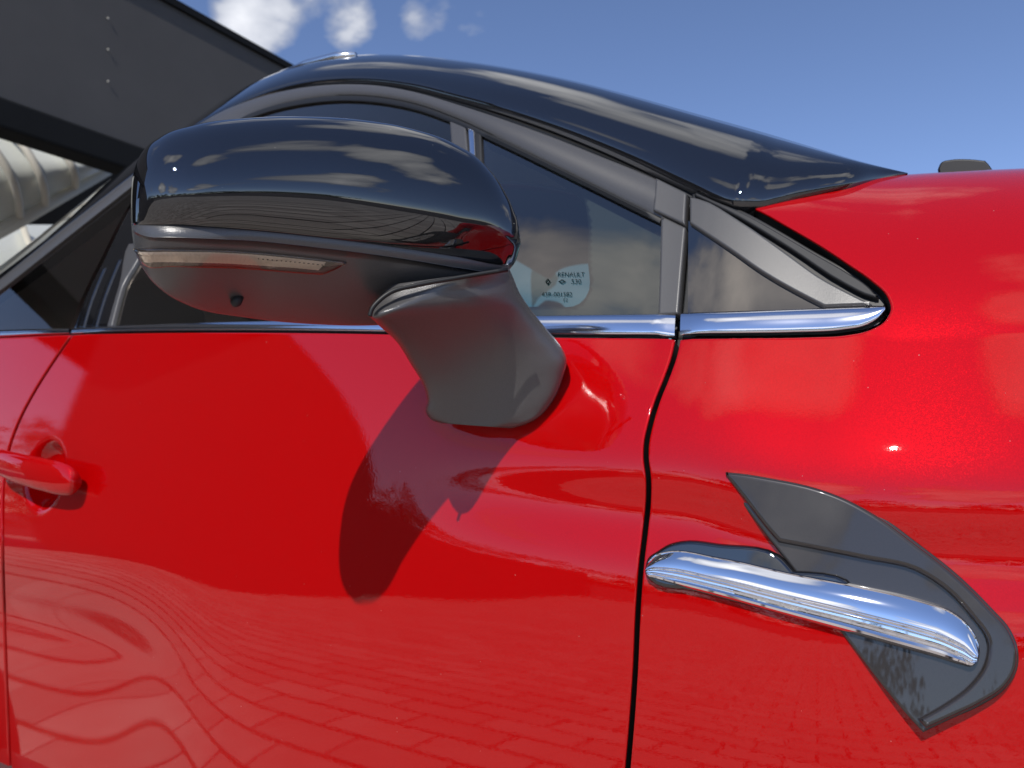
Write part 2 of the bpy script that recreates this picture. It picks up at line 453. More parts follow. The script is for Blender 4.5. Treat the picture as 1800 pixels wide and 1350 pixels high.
front_door = panel('front_door', door_out, doorP, RED, car, .008, lip=.0017, drop=.0012, depth=.03, grid=.0065, edge=RUBBER)  # edge ring coloured black, standing in for shade inside the panel gap
# ---- rear door
lf2 = [xz(p[0]-4.5, p[1]) for p in crom(rearL, 6)]
tp2 = [xz(*p) for p in crom([p for p in beltB if p[0] <= 125], 6)]
x_rear = tp2[0][0]
rear_out = tp2[:-1]+lf2+[low(lf2[-1])]+[(x_rear-.05, -.64)]
rear_door = panel('rear_door', rear_out, lambda x, z: Vector((x, Y0+off_side(x, z), H+z)), RED, car, .012, lip=.0022, drop=.0012, depth=.02, grid=.012)
# ---- fender with bonnet side
fl = [invS(*p) for p in crom(gapR, 3)]
ftop_px = crom([(1197, 595, 'c'), (1300, 594), (1420, 592), (1490, 588), (1530, 579), (1556, 563), (1566, 542), (1558, 517), (1534, 494), (1490, 463), (1440, 430), (1380, 395), (1345, 375), (1326, 366)], 5)
ft = [invS(*p) for p in ftop_px]
fend_out = ft[1:]+[(ft[-1][0]+.004, ft[-1][1]+.08), (ft[-1][0]+.004, 1.0), (ft[-1][0]+.004, 1.25), (.70, 1.25), (.70, -.66), (fl[-1][0], -.66)]+fl[::-1]
fender = panel('fender', fend_out, S, RED, car, .008, lip=.0017, drop=.0012, depth=.03, grid=.0065, edge=RUBBER)  # fender edge ring blackened too: the gap's shade is in its colour

# ---- dark inner shell just behind the panel gaps
def strip_behind(name, pts, wpx, d, off, mat_, par):
    rows = []
    for (px, py) in pts:
        rows.append([hit(px-wpx, py, lambda x, z: off(x, z)+d), hit(px+wpx, py, lambda x, z: off(x, z)+d)])
    return loft(name, rows, mat_, par)
strip_behind('door_seal', crom([((a[0]+b[0])/2, a[1]) for a, b in zip(gapL, gapR)], 4), 30, .028, off_side, RUBBER, car)
strip_behind('door_seal', crom([(p[0]-5, p[1]) for p in rearL], 4), 20, .016, off_side, RUBBER, car)

# ---- belt strips
def bar(name, top, bot, surf, prof, mat_, par, n=6, endr=.004):
    """bar between two pixel curves of equal length; prof = [(w, lift)] across"""
    T = crom(top, n); B = crom(bot, n); rows = []
    m = len(T)
    for i, (a, b_) in enumerate(zip(T, B)):
        e = min(1, min(i, m-1-i)/3+.25) if endr else 1
        row = []
        for w_, l_ in prof:
            p = surf(a[0]+(b_[0]-a[0])*w_, a[1]+(b_[1]-a[1])*w_)
            row.append(p+Vector((0, -1, 0.25)).normalized()*(l_*e if l_ > 0 else l_))
        rows.append(row)
    return loft(name, rows, mat_, par, caps=True, sharp=50)
rprof = [(0, -.006), (0, .002), (.06, .0042), (.2, .0052), (.5, .0056), (.8, .0048), (.94, .0036), (1, .0015), (1, -.006)]
bar('belt_strip', [(128, 578), (300, 570), (500, 565), (650, 562), (800, 559), (955, 556), (1100, 554), (1188, 553)],
    [(126, 586), (300, 583), (500, 583), (650, 585), (800, 588), (955, 590), (1100, 591), (1186, 591)], Gd(0), rprof, STRIP, front_door)
bar('belt_strip', [(-160, 588), (0, 581), (122, 578)], [(-160, 599), (0, 592), (122, 586)], Gd(0), rprof, STRIP, rear_door)
bar('belt_strip', [(1197, 552), (1300, 549), (1400, 545), (1480, 542), (1530, 540.5), (1550, 540), (1556, 541), (1558, 545)],
    [(1196, 589), (1300, 588.5), (1400, 587), (1480, 583), (1525, 574), (1545, 563), (1555, 552), (1558.5, 547)], Gd(0), rprof, STRIP, fender)

# ---- window frame band of the front door, its front post, its rubber edges
bt = [(345, 222), (392, 196), (450, 174), (520, 157), (600, 149), (680, 153), (740, 165), (800, 183), (880, 209), (967, 240), (1060, 277), (1150, 314), (1209, 343)]
bb = [(390, 232), (425, 207), (470, 189), (530, 175), (600, 168), (680, 173), (740, 186), (800, 208), (860, 235), (950, 278), (1040, 322), (1110, 357), (1163, 383)]
fprof = [(0, -.01), (0, .001), (.08, .004), (.5, .006), (.9, .003), (1, 0), (1, -.012)]
bar('window_frame', bt, bb, Gd(0), fprof, SATIN, front_door)
# rubber lip under the band
bar('window_seal', bb, [(p[0]-3, p[1]+9) for p in bb], Gd(.002), [(0, -.006), (0, .0015), (.5, .003), (1, .0005), (1, -.008)], RUBBER, front_door)
post = crom([(1163, 381, 'c'), (1206, 402, 'c'), (1200, 470), (1193, 553, 'c'), (1158, 555, 'c'), (1161, 470)], 6, closed=True)
panel('front_post', post, G, SATIN, front_door, 5, lip=3, drop=.0015, depth=.012, lift=.003)
cap_ = crom([(1155, 318, 'c'), (1209, 345, 'c'), (1206, 400, 'c'), (1150, 374, 'c')], 6, closed=True)
panel('frame_end_cap', cap_, G, SATIN, front_door, 5, lip=3, drop=.0015, depth=.012, lift=.0062)
# ---- quarter window on the fender
qo = crom([(1217, 329, 'c'), (1260, 350), (1303, 368), (1370, 404), (1433, 441), (1490, 473), (1530, 497), (1552, 518), (1559, 541, 'c'), (1530, 540), (1400, 546), (1198, 553, 'c'), (1206, 470), (1212, 390)], 4, closed=True)
panel('quarter_trim', qo, Gd(.0065), RUBBER, fender, 6, lip=3, drop=.002, depth=.014)
ql = crom([(1214, 350, 'c'), (1230, 353), (1300, 391), (1387, 452), (1440, 490), (1495, 520), (1533, 539, 'c'), (1449, 542, 'c'), (1340, 482), (1280, 440), (1214, 396, 'c')], 4, closed=True)
panel('quarter_frame', ql, G, SATIN, fender, 5, lip=3, drop=.002, depth=.008, lift=.005)
panel('quarter_backing', crom([(1188, 322, 'c'), (1300, 372), (1430, 446), (1525, 503), (1548, 540, 'c'), (1520, 575), (1400, 592, 'c'), (1180, 600, 'c')], 5, closed=True), Gd(.022), INTER, fender, 10)
qs = crom([(1219, 336, 'c'), (1260, 354), (1303, 372), (1370, 409), (1433, 446), (1490, 479), (1526, 503), (1545, 524, 'c'), (1532, 522), (1484, 500), (1387, 437), (1300, 384), (1222, 345, 'c')], 4, closed=True)
panel('quarter_lip', qs, G, INTER, fender, 5, lip=3, drop=.003, depth=.006, lift=.001)
qg = crom([(1210, 388, 'c'), (1280, 434), (1340, 476), (1456, 543, 'c'), (1330, 546), (1209, 550, 'c')], 4, closed=True)
panel('quarter_glass', qg, Gd(.0005), DGLASS, fender, 8, depth=0)

# ---- black roof and pillar (right side of it), lofted
rl = [(-420, 770), (-200, 640), (0, 492), (120, 396), (240, 303), (345, 221), (400, 192), (480, 161), (560, 145), (640, 142), (720, 151), (800, 171), (900, 199), (1013, 238), (1110, 279), (1214, 330), (1262, 352), (1307, 364), (1400, 345), (1500, 324), (1592, 306)]
rtp = [(-440, 730), (-215, 610), (-10, 474), (115, 378), (237, 282), (345, 208), (400, 170), (480, 129), (560, 105), (640, 96), (720, 97), (800, 105), (900, 120), (1013, 143), (1110, 168), (1214, 197), (1290, 218), (1350, 235), (1430, 259), (1510, 283), (1596, 304)]
loff = lambda px: 0
def pillar_rows():
    T = crom(rtp, 8); B = crom(rl, 8); rows = [[], [], [], [], [], [], [], [], [], [], []]
    for (a, b_) in zip(T, B):
        p0 = G(*b_) if b_[0] < 1290 else (G(1290, 360))
        y0 = p0.y-CAM.y
        tip = 0
        if b_[0] >= 1290:
            tip = sm(1300, 1596, b_[0]); ys = tipy(b_[0]); y0 = p0.y+(ys-p0.y)*sm(1285, 1330, b_[0])
        wd = .16-.155*tip
        rows[0].append(aty(b_[0], b_[1], y0)+Vector((0, .03, -.012))*(1-.7*tip))
        ws = [0, .12, .3, .5, .7, .86, .96, 1.0]
        for k, w_ in enumerate(ws):
            yy = y0+wd*(1-sqrt(max(0, 1-w_**2.1)))
            rows[k+1].append(aty(b_[0]+(a[0]-b_[0])*w_, b_[1]+(a[1]-b_[1])*w_, yy))
        e = rows[8][-1]
        front = sm(900, 1250, b_[0])
        rows[9].append(e+Vector((-.02*front, .10, .012*(1-front)-.01*front))*(1-.6*tip))
        rows[10].append(e+Vector((-.10*front, .55, .035*(1-front)-.0*front)))
    return rows
tipy = F1([(px, S(*invS(px, py)).y-.003) for px, py in ((1300, 375), (1326, 366), (1400, 350), (1450, 340), (1500, 329))]+[(1550, .965), (1596, 1.0)])
PR = pillar_rows()
roof = loft('roof_pillar', PR[:10], BLACK, car)
# roof skin across the car (behind the silhouette), mirrored to the far side
YC = Y0+.92
nR = len(PR[0]); iF = 8*15                              # columns up to the windscreen head
def mir(p): return Vector((p.x, 2*YC-p.y, p.z))
skin = []
for f in (0, .08, .3, .5, .7, .92, 1):
    row = []
    for i in range(0, 8*14):
        a = PR[9][i]; m_ = mir(a); q = a.lerp(m_, f); q.z += .045*(1-(2*f-1)**2); row.append(q)
    skin.append(row)
loft('roof_skin', skin, BLACK, car)
loft('roof_pillar', [[mir(p) for p in r] for r in PR[:10]], BLACK, car)
# windscreen between the pillars
ws_ = []
for f in (0, .06, .2, .35, .5, .65, .8, .94, 1):
    row = []
    for i in range(8*14, nR):
        a = PR[9][i]; q = a.lerp(mir(a), f); q.x += .10*(1-(2*f-1)**2); q.z += .02*(1-(2*f-1)**2); row.append(q)
    ws_.append(row)
loft('windscreen', ws_, glass('windscreen_glass', (.26, .42, .31), 1.2), car)
HEADL = noisy(mat('light_grey_headliner', (.55, .57, .56), rough=.95), 300, .1)
hl = []
for f in (0, .08, .3, .5, .7, .92, 1): hl.append([PR[9][i].lerp(mir(PR[9][i]), f)+Vector((-.02, 0, .045*(1-(2*f-1)**2)-.035)) for i in range(0, 8*14+12)])
loft('headliner', hl, HEADL, car)
# groove rubber between roof and frame
gr_t = [(p[0], p[1]-2) for p in rl[5:17]]; gr_b = [(345, 226), (393, 199), (450, 177), (522, 160), (600, 151), (682, 155), (742, 167), (802, 185), (882, 211), (969, 243), (1062, 280), (1211, 347)]
bar('roof_seal', gr_t, gr_b, Gd(.012), [(0, -.01), (0, .0), (.5, .001), (.8, .004), (1, .002), (1, -.01)], RUBBER, roof)
bar('seal_lip', [(a[0], a[1]+2) for a in gr_t], [(a[0]+(b_[0]-a[0])*.35, a[1]+2+(b_[1]-a[1])*.35) for a, b_ in zip(gr_t, gr_b)], Gd(.006), [(0, -.01), (0, .001), (.5, .004), (1, .001), (1, -.01)], SATIN, roof)
# added silver bar that stands for the sun highlight on the roof edge
glint_pts = []
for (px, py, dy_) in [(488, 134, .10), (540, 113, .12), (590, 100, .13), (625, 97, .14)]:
    p = aty(px, py, G(px, 150).y+dy_); glint_pts.append(p)
tube('roof_glint_bar', glint_pts, [.006, .010, .010, .006], ALU, roof)

# ---- glass and what shows through it
win_rear = crom([(196, 572, 'c'), (215, 500), (243, 420), (300, 330), (390, 224), (465, 184), (540, 168), (600, 162), (680, 167), (745, 181), (800, 202, 'c'), (812, 400), (824, 560, 'c'), (500, 566), (300, 571)], 5, closed=True)
panel('window_pane', win_rear, Gd(.006), SGLASS, front_door, 14, depth=0)
win_front = crom([(838, 218, 'c'), (900, 246), (1000, 294), (1100, 344), (1170, 380, 'c'), (1161, 470), (1158, 556, 'c'), (1000, 558), (838, 561, 'c'), (840, 400)], 5, closed=True)
panel('window_pane', win_front, Gd(.006), GLASS, front_door, 14, depth=0)
div = crom([(790, 210, 'c'), (818, 222, 'c'), (832, 400), (838, 560, 'c'), (812, 560, 'c'), (804, 400)], 4, closed=True)
panel('window_divider', div, Gd(.001), SATIN, front_door, 8, lip=3, drop=.001, depth=.01)
dv2 = crom([(821, 222, 'c'), (832, 227, 'c'), (840, 400), (846, 560, 'c'), (837, 560, 'c'), (830, 400)], 4, closed=True)
panel('divider_trim', dv2, Gd(-.003), CHROME, front_door, 5, lip=4, drop=.003, depth=.01)
dv3 = crom([(833, 226, 'c'), (846, 233, 'c'), (852, 400), (857, 560, 'c'), (845, 560, 'c'), (840, 400)], 4, closed=True)
panel('divider_seal', dv3, Gd(.001), RUBBER, front_door, 6, lip=3, drop=.002, depth=.01)
# inner black sail trim behind the front of the glass
sail = crom([(838, 226, 'c'), (1000, 300), (1170, 388, 'c'), (1166, 470), (1162, 575, 'c'), (900, 575, 'c'), (900, 541, 'c'), (960, 538), (1018, 534), (1030, 522), (1033, 450), (1033, 385), (1020, 335), (975, 298), (905, 262), (845, 238, 'c')], 5, closed=True)
panel('door_trim', sail, Gd(.022), INTER, front_door, 7, depth=.03)
# B pillar and rear side glass
bp_ = crom([(128, 577, 'c'), (150, 520), (182, 455), (225, 370), (300, 270), (392, 200, 'c'), (410, 232), (300, 335), (243, 425), (215, 500), (192, 573, 'c')], 5, closed=True)
panel('pillar_cover', bp_, Gd(.002), BLACK, front_door, 8, lip=3, drop=.002, depth=.012)
be = crom([(187, 574, 'c'), (208, 502), (236, 427), (241, 430), (215, 503), (196, 573, 'c')], 5, closed=True)
panel('pillar_edge', be, Gd(-.002), SATIN, front_door, 5, lip=2, drop=.002, depth=.008)
rwin = crom([(-160, 590, 'c'), (-230, 660), (-100, 580), (0, 500), (120, 405), (240, 310), (330, 240, 'c'), (225, 365), (180, 450), (145, 520), (122, 578, 'c'), (0, 582)], 5, closed=True)
panel('window_pane', rwin, Gd(.008), RGLASS, rear_door, 14, depth=0)
rfr_t = [(-200, 640), (0, 493), (120, 398), (240, 305), (330, 237)]; rfr_b = [(-190, 655), (6, 506), (126, 411), (244, 318), (336, 245)]
bar('window_frame', rfr_t, rfr_b, Gd(.004), fprof, SATIN, rear_door)
rq = crom([(-20, 520), (18, 490), (60, 455), (56, 468), (20, 510), (-10, 545)], 5, closed=True)
for k, (xa, ya, xb, yb) in enumerate([(138, 576, 178, 470), (160, 575, 205, 455)]):
    panel('pillar_trim', crom([(xa, ya, 'c'), ((xa+xb)/2-3, (ya+yb)/2), (xb, yb, 'c'), (xb+7, yb, 'c'), ((xa+xb)/2+5, (ya+yb)/2), (xa+9, ya, 'c')], 5, closed=True), Gd(-.001), BLACK, rear_door, 5, lip=2, drop=.002, depth=.008)
# glass marking: etched print on the front pane
def text(s, px, py, hpx, parent):
    cu = bpy.data.curves.new('marking', 'FONT'); cu.body = s; cu.size = 1; cu.align_x = 'LEFT'
    o = bpy.data.objects.new('marking', cu); COL.objects.link(o)
    dg = bpy.context.evaluated_depsgraph_get(); me = o.evaluated_get(dg).to_mesh()
    V = [(v.co.x, v.co.y) for v in me.vertices]; Fs = [tuple(p.vertices) for p in me.polygons]
    o.evaluated_get(dg).to_mesh_clear(); COL.objects.unlink(o); bpy.data.objects.remove(o)
    P_ = [hit(px+x*hpx, py-y*hpx, lambda a, z: off_green(a, z)+.0045) for x, y in V]
    return link('glass_marking', P_, Fs, PRINT, parent, smooth=False)
text('RENAULT', 980, 486, 11, front_door)
text('530', 1004, 499, 12, front_door)
text('43R-001582', 952, 521, 11, front_door)
text('E2', 990, 530, 8, front_door)
def lozenge(px, py, a, b_):
    o = [(px, py-b_), (px+a, py), (px, py+b_), (px-a, py)]; i_ = [(px, py-b_*.5), (px+a*.5, py), (px, py+b_*.5), (px-a*.5, py)]
    P_ = [hit(*p, lambda x, z: off_green(x, z)+.0045) for p in o+i_]
    link('glass_marking', P_, [(k, (k+1) % 4, 4+(k+1) % 4, 4+k) for k in range(4)], PRINT, front_door, smooth=False)
lozenge(963, 495, 5, 6); lozenge(988, 495, 7, 4)

# ---- far side window: mirrored frame and pane
FGLASS = glass('green_tinted_glass', (.19, .30, .235), 1.2)
def wide(p): return mir(G(*p))
ftop = crom([(p[0], p[1]) for p in bt], 4); fbot = crom(bb, 4)
loft('far_window_frame', [[wide((a[0], a[1]-8))+Vector((0, -.01, .02)) for a in ftop], [wide(a)+Vector((0, -.05, 0)) for a in ftop], [wide((a[0], a[1]+32))+Vector((0, -.06, 0)) for a in fbot], [wide((a[0], a[1]+30))+Vector((0, -.01, 0)) for a in fbot]], INTER, car)
panel('far_window_pane', win_rear, lambda px, py: wide((px, py)), FGLASS, car, 20, depth=0)
panel('far_window_pane', win_front, lambda px, py: wide((px, py)), FGLASS, car, 20, depth=0)
panel('far_window_pane', [(798, 208), (839, 220), (839, 561), (822, 561)], lambda px, py: wide((px, py)), FGLASS, car, 20, depth=0)
panel('far_window_pane', bp_, lambda px, py: wide((px, py)), FGLASS, car, 20, depth=0)
panel('far_window_pane', rwin, lambda px, py: wide((px, py)), FGLASS, car, 20, depth=0)
# ---- cabin: far side, floor, seats, dashboard
YF = 2*YC-Y0
def farside(px_list): return [mir(G(*p)) for p in px_list]
bm = bmesh.new()
boxmesh(bm, (-.9, YC, .45), (2.4, 1.60, .06)); bmobj('cabin_floor', bm, INTER, car)
bm = bmesh.new()
boxmesh(bm, (-.9, YF-.08, .70), (2.6, .06, .62)); bmobj('far_door', bm, RED, car)
bm = bmesh.new(); boxmesh(bm, (-.20, YC, .92), (.34, 1.5, .16), bev=.05); bmobj('dashboard', bm, INTER, car, smooth=True)
bm = bmesh.new(); boxmesh(bm, (-.7, Y0+.075, .72), (1.2, .05, .58), bev=.02); bmobj('inner_door', bm, INTER, front_door, smooth=True)
def seat(xs, yc, head=True):
    s = empty('seat', (0, 0, 0), car)
    bm = bmesh.new(); boxmesh(bm, (xs+.25, yc, .58), (.52, .50, .16), bev=.05); bmobj('cushion', bm, FABRIC, s, True, 60)
    rows = []
    for k in range(13):
        t_ = k/12; z = .60+.56*t_; hw = .25*(1-.35*t_**3); dd = .075*(1-.35*t_); xc = xs-.14*t_
        rows.append([Vector((xc+dd*cos(a)*(abs(cos(a))**-.4 if abs(cos(a)) > .02 else 0), yc+hw*(abs(sin(a))**.6)*(1 if sin(a) > 0 else -1), z)) for a in [2*pi*j/24 for j in range(24)]])
    loft('backrest', rows, FABRIC, s, closed=True, caps=True)
    rows = []
    for k in range(11):
        t_ = k/10; e = sin(pi*min(.97, max(.03, t_)))**.45; z = 1.19+.20*t_; xc = xs-.15
        rows.append([Vector((xc+.055*e*cos(a), yc+.14*e*sin(a), z)) for a in [2*pi*j/24 for j in range(24)]])
    h_ = loft('headrest', rows, FABRIC, s, closed=True, caps=True)
    return s
seat(-.98, Y0+.48); seat(-.98, YF-.48); seat(-1.75, Y0+.5); seat(-1.75, YF-.5)
sw = []
for k in range(33):
    a = 2*pi*k/32; sw.append((-.52+.06*sin(a), YF-.50+.18*cos(a), 1.0+.17*sin(a)))
tube('steering_wheel', sw, .014, INTER, car, 8)

# ---- wing mirror
Tm = F1([(230, 352), (231.5, 325), (235, 303), (241, 284), (255, 261), (280, 241), (340, 220), (440, 207), (530, 204.5), (640, 211), (720, 225), (800, 253), (850, 287), (885, 333), (903, 370), (912, 400), (915.5, 428)])
Bm = F1([(230, 385), (231.5, 402), (235, 428), (242, 450), (255, 472), (290, 508), (330, 530), (430, 555), (560, 568), (640, 570), (700, 567), (760, 556), (820, 533), (870, 500), (895, 473), (910, 448), (915.5, 428)])
Mm = F1([(230, 396), (300, 397), (420, 404), (560, 418), (700, 436), (800, 452), (893, 468), (897, 468)])
Hm = F1([(230, 358), (250, 346), (300, 343), (400, 336), (560, 339), (700, 357), (800, 374), (880, 396), (915.5, 428)])
def Zc(c): return .625+.145*(c-230)/685
def Rm(c):
    s_ = (c-572.7)/343; return max(.0012, (1-min(1, abs(s_))**(7.0 if s_ < 0 else 2.1))**(1/2.0))
RF, RB = .058, .050
def mpt(c, al, grow=0):
    """al: 0 = straight at the viewer, +90 = top, -90 = bottom, beyond = back"""
    T, B, Hh = Tm(c), Bm(c), Hm(c); R_ = Rm(c)
    sa, ca = sin(al), cos(al)
    if sa >= 0: py = Hh-(Hh-T+grow*1900)*sa**1.0
    else: py = Hh+(B-Hh+grow*1900)*(abs(sa)**1.0)
    e = .80
    rr = (RF if ca > 0 else RB)*R_+grow
    pf = abs(ca)**e if (sa >= 0 or ca < 0) else max(0, 1-abs(sa)**1.55)**.80
    z = Zc(c)-rr*pf*(1 if ca > 0 else -1)
    if sa < 0: z += .065*R_*abs(sa)**2.2*(.15+.85*sm(240, 470, c))
    return atZ(c, py, z)
def al_of(c, py):
    T, B, Hh = Tm(c), Bm(c), Hm(c)
    v = (Hh-py)/max(.01, Hh-T) if py < Hh else (Hh-py)/max(.01, B-Hh)
    return math.asin(max(-1, min(1, v)))
cols = [230+685.5*(1-cos(pi*k/120))/2 for k in range(121)]
wing = empty('wing_mirror', (0, 0, 0), car)
def mirror_cap():
    rows = []
    for c in cols:
        a0 = al_of(c, min(Mm(c), Bm(c)-1)); row = []
        row.append(mpt(c, a0, -.006))
        row.append(mpt(c, a0, -.0012)); row.append(mpt(c, a0+.012, -.0003))
        for k in range(1, 49):
            t_ = k/48; row.append(mpt(c, a0+.02+(radians(150)-a0-.02)*t_))
        rows.append(row)
    return loft('mirror_cap', rows, BLACK, wing)
mirror_cap()
def lip_w(c): return .0060-.0038*sm(320, 470, c)
def mirror_low():
    rows = []
    for c in cols:
        M = min(Mm(c), Bm(c)-.5); a0 = al_of(c, M); row = []; g = lip_w(c)*min(1, Rm(c)*1.4)
        row.append(mpt(c, a0, -.005)); row.append(mpt(c, a0, -.0008)); 
        a1 = al_of(c, M+16*min(1, Rm(c)*1.3))
        row.append(mpt(c, a0+(a1-a0)*.92, g*.93)); row.append(mpt(c, a1, g)); a1 += .004; row.append(mpt(c, a1, g))
        for k in range(1, 41):
            t_ = k/40; row.append(mpt(c, a1+(radians(-170)-a1)*t_, g*(1-t_)))
        rows.append(row)
    return loft('mirror_housing', rows, PLASTIC, wing)
mirror_low()
# back of the housing and the mirror glass
rows = []
for c in cols[4:-4]:
    rows.append([mpt(c, radians(150)+(radians(190)-radians(150))*k/10, -.001) for k in range(11)])
loft('mirror_glass', rows, MIRROR, wing)
def Mfront(px, py):
    al = al_of(px, py); return mpt(px, al, lip_w(px)*min(1, Rm(px)*1.4)*.95)
sig = crom([(238, 431, 'c'), (262, 430), (300, 431), (380, 434), (450, 440), (530, 448), (580, 454), (609, 458, 'c'), (590, 469), (566, 478, 'c'), (520, 475), (450, 469), (380, 463), (300, 459), (262, 458), (253, 452, 'c')], 5, closed=True)
panel('turn_signal', sig, Mfront, LENS, wing, 5, lip=3, drop=.0012, depth=.004, lift=.0030)
st = F1([(246, 436), (300, 437), (380, 440), (450, 446), (530, 454), (575, 459)]); sb = F1([(256, 453), (300, 454), (380, 458), (450, 464), (530, 470), (560, 473)])
rows = []
for k in range(161):
    t_ = k/160; ca_ = 246+t_*329; cb_ = 256+t_*306; sw_ = (.0, .0007, .0010, .0007)[k % 4]
    rows.append([Mfront(ca_+(cb_-ca_)*w_, st(ca_)+(sb(cb_)-st(ca_))*w_)+Vector((0, -.0012+sw_*(.3 if .3 < w_ < .42 else 1)+(.0012 if .3 < w_ < .42 else 0), 0)) for w_ in (0, .29, .31, .41, .43, .72, 1)])
loft('signal_reflector', rows, LAMPIN, wing, smooth=False)
tube('sensor_nub', [Mfront(418, 522)+Vector((0, 0, .004)), Mfront(418, 522)+Vector((.001, -.003, -.004)), Mfront(418, 522)+Vector((.001, -.004, -.007))], [.0058, .005, .0025], INTER, wing, 14)
# arm from housing to door
armL = [(690, 500), (655, 536), (648, 552), (662, 568), (698, 602), (722, 640), (745, 680), (751, 705), (748, 722), (756, 736), (775, 744)]
armR = [(895, 472), (903, 490), (912, 512), (930, 540), (962, 580), (988, 612), (996, 632), (990, 662), (976, 698), (944, 736), (900, 753)]
def arm():
    A = crom(armL, 5); B = crom(armR, 5); m = len(A); rows = []
    for i in range(m):
        t_ = i/(m-1)
        tz = sm(.35, 1.0, t_)
        a, b_ = A[i], B[i]
        cx, cy = (a[0]+b_[0])/2, (a[1]+b_[1])/2
        dA = (hit(a[0], a[1])-CAM).dot(FW); dB = (hit(b_[0], b_[1])-CAM).dot(FW)
        zA = (.705)*(1-tz)+(dA+.004)*tz; zB = .765*(1-tz)+(dB+.004)*tz
        row = []
        for k in range(40):
            ph = 2*pi*k/40; s_ = cos(ph); v = sin(ph)
            sx = (1 if s_ > 0 else -1)*abs(s_)**.66
            w_ = (sx+1)/2
            px, py = a[0]+(b_[0]-a[0])*w_, a[1]+(b_[1]-a[1])*w_
            tt = min(1, max(0, ((px-790)*110+(py-500)*245)/(110**2+245**2)))
            zd = (hit(px, py)-CAM).dot(FW)
            th = .050*(1-.45*tt)*(.55+.45*sm(0, .28, t_))
            ze = (.735+.03*(px-780)/200)*(1-tt)+(zd+.003)*tt
            z = ze-(th*abs(v)**.48*(1+.20*exp(-((w_-.70)/.22)**2)) if v > 0 else -.02*abs(v)**.6)
            row.append(atZ(a[0]+(b_[0]-a[0])*w_, a[1]+(b_[1]-a[1])*w_, z))
        rows.append(row)
    return loft('mirror_arm', rows, PLASTIC, wing, closed=True, caps=True)
arm()
gk = []
for px, py in crom([(892, 474), (800, 489), (725, 503), (690, 512), (668, 527), (653, 545), (650, 556)], 5): gk.append(atZ(px, py, .698+.03*(px-780)/200))
tube('arm_gap_line', gk, .0022, RUBBER, wing, 8)  # black tube added for the shade in the gap between arm and housing

# ---- fender blade and chrome bar
import numpy as np
fitp = [hit(a, b_) for a, b_ in ((1150, 985), (1190, 955), (1150, 1015), (1270, 830), (1350, 838), (1480, 870), (1607, 950), (1742, 1068), (1787, 1160), (1725, 1239), (1622, 1285), (1500, 1130), (1400, 1000), (1600, 1080))]
A_ = np.array([[1, p.x, p.z, p.x*p.x, p.z*p.z, p.x*p.z] for p in fitp]); cf = np.linalg.lstsq(A_, np.array([p.y-Y0 for p in fitp]), rcond=None)[0]
def off_fit(x, zr):
    z = zr+H; return float(cf @ np.array([1, x, z, x*x, z*z, x*z]))+.06*(zr+.17)-.003
res = max(off_fit(p.x, p.z-H)-(p.y-Y0) for p in fitp)
def Sf(lift): return lambda px, py: hit(px, py, lambda x, z: off_fit(x, z)-lift)
blade = crom([(1268, 834, 'c'), (1268, 827, 'c'), (1310, 830), (1353, 837), (1438, 855), (1480, 870), (1543, 903), (1607, 950), (1691, 1017), (1742, 1068), (1775, 1106), (1789, 1143), (1787, 1177), (1767, 1210), (1725, 1239), (1670, 1264), (1622, 1287, 'c'), (1598, 1261), (1484, 1118), (1395, 1002), (1353, 949), (1310, 892)], 5, closed=True)
bladeo = panel('fender_blade', blade, Sf(0), BLADE, fender, 6, lip=4, drop=.002, depth=.022, lift=.004, grid=9)
rim = crom([(1279, 838, 'c'), (1278, 831, 'c'), (1310, 834), (1353, 841), (1436, 859), (1478, 874), (1540, 907), (1603, 953), (1687, 1020), (1737, 1070), (1769, 1107), (1783, 1143), (1781, 1175), (1762, 1206), (1722, 1233), (1668, 1259), (1626, 1278, 'c'), (1612, 1262, 'c'), (1660, 1235), (1700, 1205), (1727, 1168), (1733, 1130), (1703, 1082), (1662, 1038), (1607, 1003), (1522, 984), (1438, 967), (1371, 954, 'c'), (1355, 936), (1312, 880)], 5, closed=True)
panel('blade_rim', rim, Sf(0), BLADE, fender, 5, lip=6, drop=.0035, depth=.003, lift=.010, grid=8)
stub = crom([(1138, 996, 'c'), (1142, 982), (1160, 968), (1178, 957), (1201, 951), (1269, 956), (1370, 975), (1397, 1003, 'c'), (1500, 1030), (1490, 1105, 'c'), (1353, 1074), (1227, 1041), (1145, 1020), (1138, 1010)], 5, closed=True)
panel('bar_housing', stub, Sf(0), BLACK, fender, 5, lip=6, drop=.005, depth=.022, lift=.009, grid=9)
ctop = crom([(1144, 1000), (1148, 986), (1160, 974), (1178, 968.5), (1269, 979), (1404, 1008), (1522, 1030), (1628, 1055), (1668, 1069), (1700, 1093), (1718, 1122), (1723, 1146)], 8)
cbot = crom([(1144, 1008), (1146, 1013), (1158, 1018), (1180, 1025), (1266, 1048), (1380, 1080), (1500, 1113), (1610, 1144), (1650, 1155), (1690, 1167), (1708, 1170), (1720, 1160)], 8)
cprof = [(0, -.004), (0, .007), (.03, .0105)]+[(.06+.44*k/8, .0095+.0052*sin(pi/2*k/8)) for k in range(9)]+[(.53, .0132), (.56, .0098), (.60, .0095), (.625, .0118), (.66, .0130), (.70, .0130), (.735, .0116), (.76, .0090), (.80, .0088), (.825, .0108), (.87, .0118), (.92, .0110), (.97, .0080), (1, .005), (1, -.004)]
rows = []
mC = len(ctop)
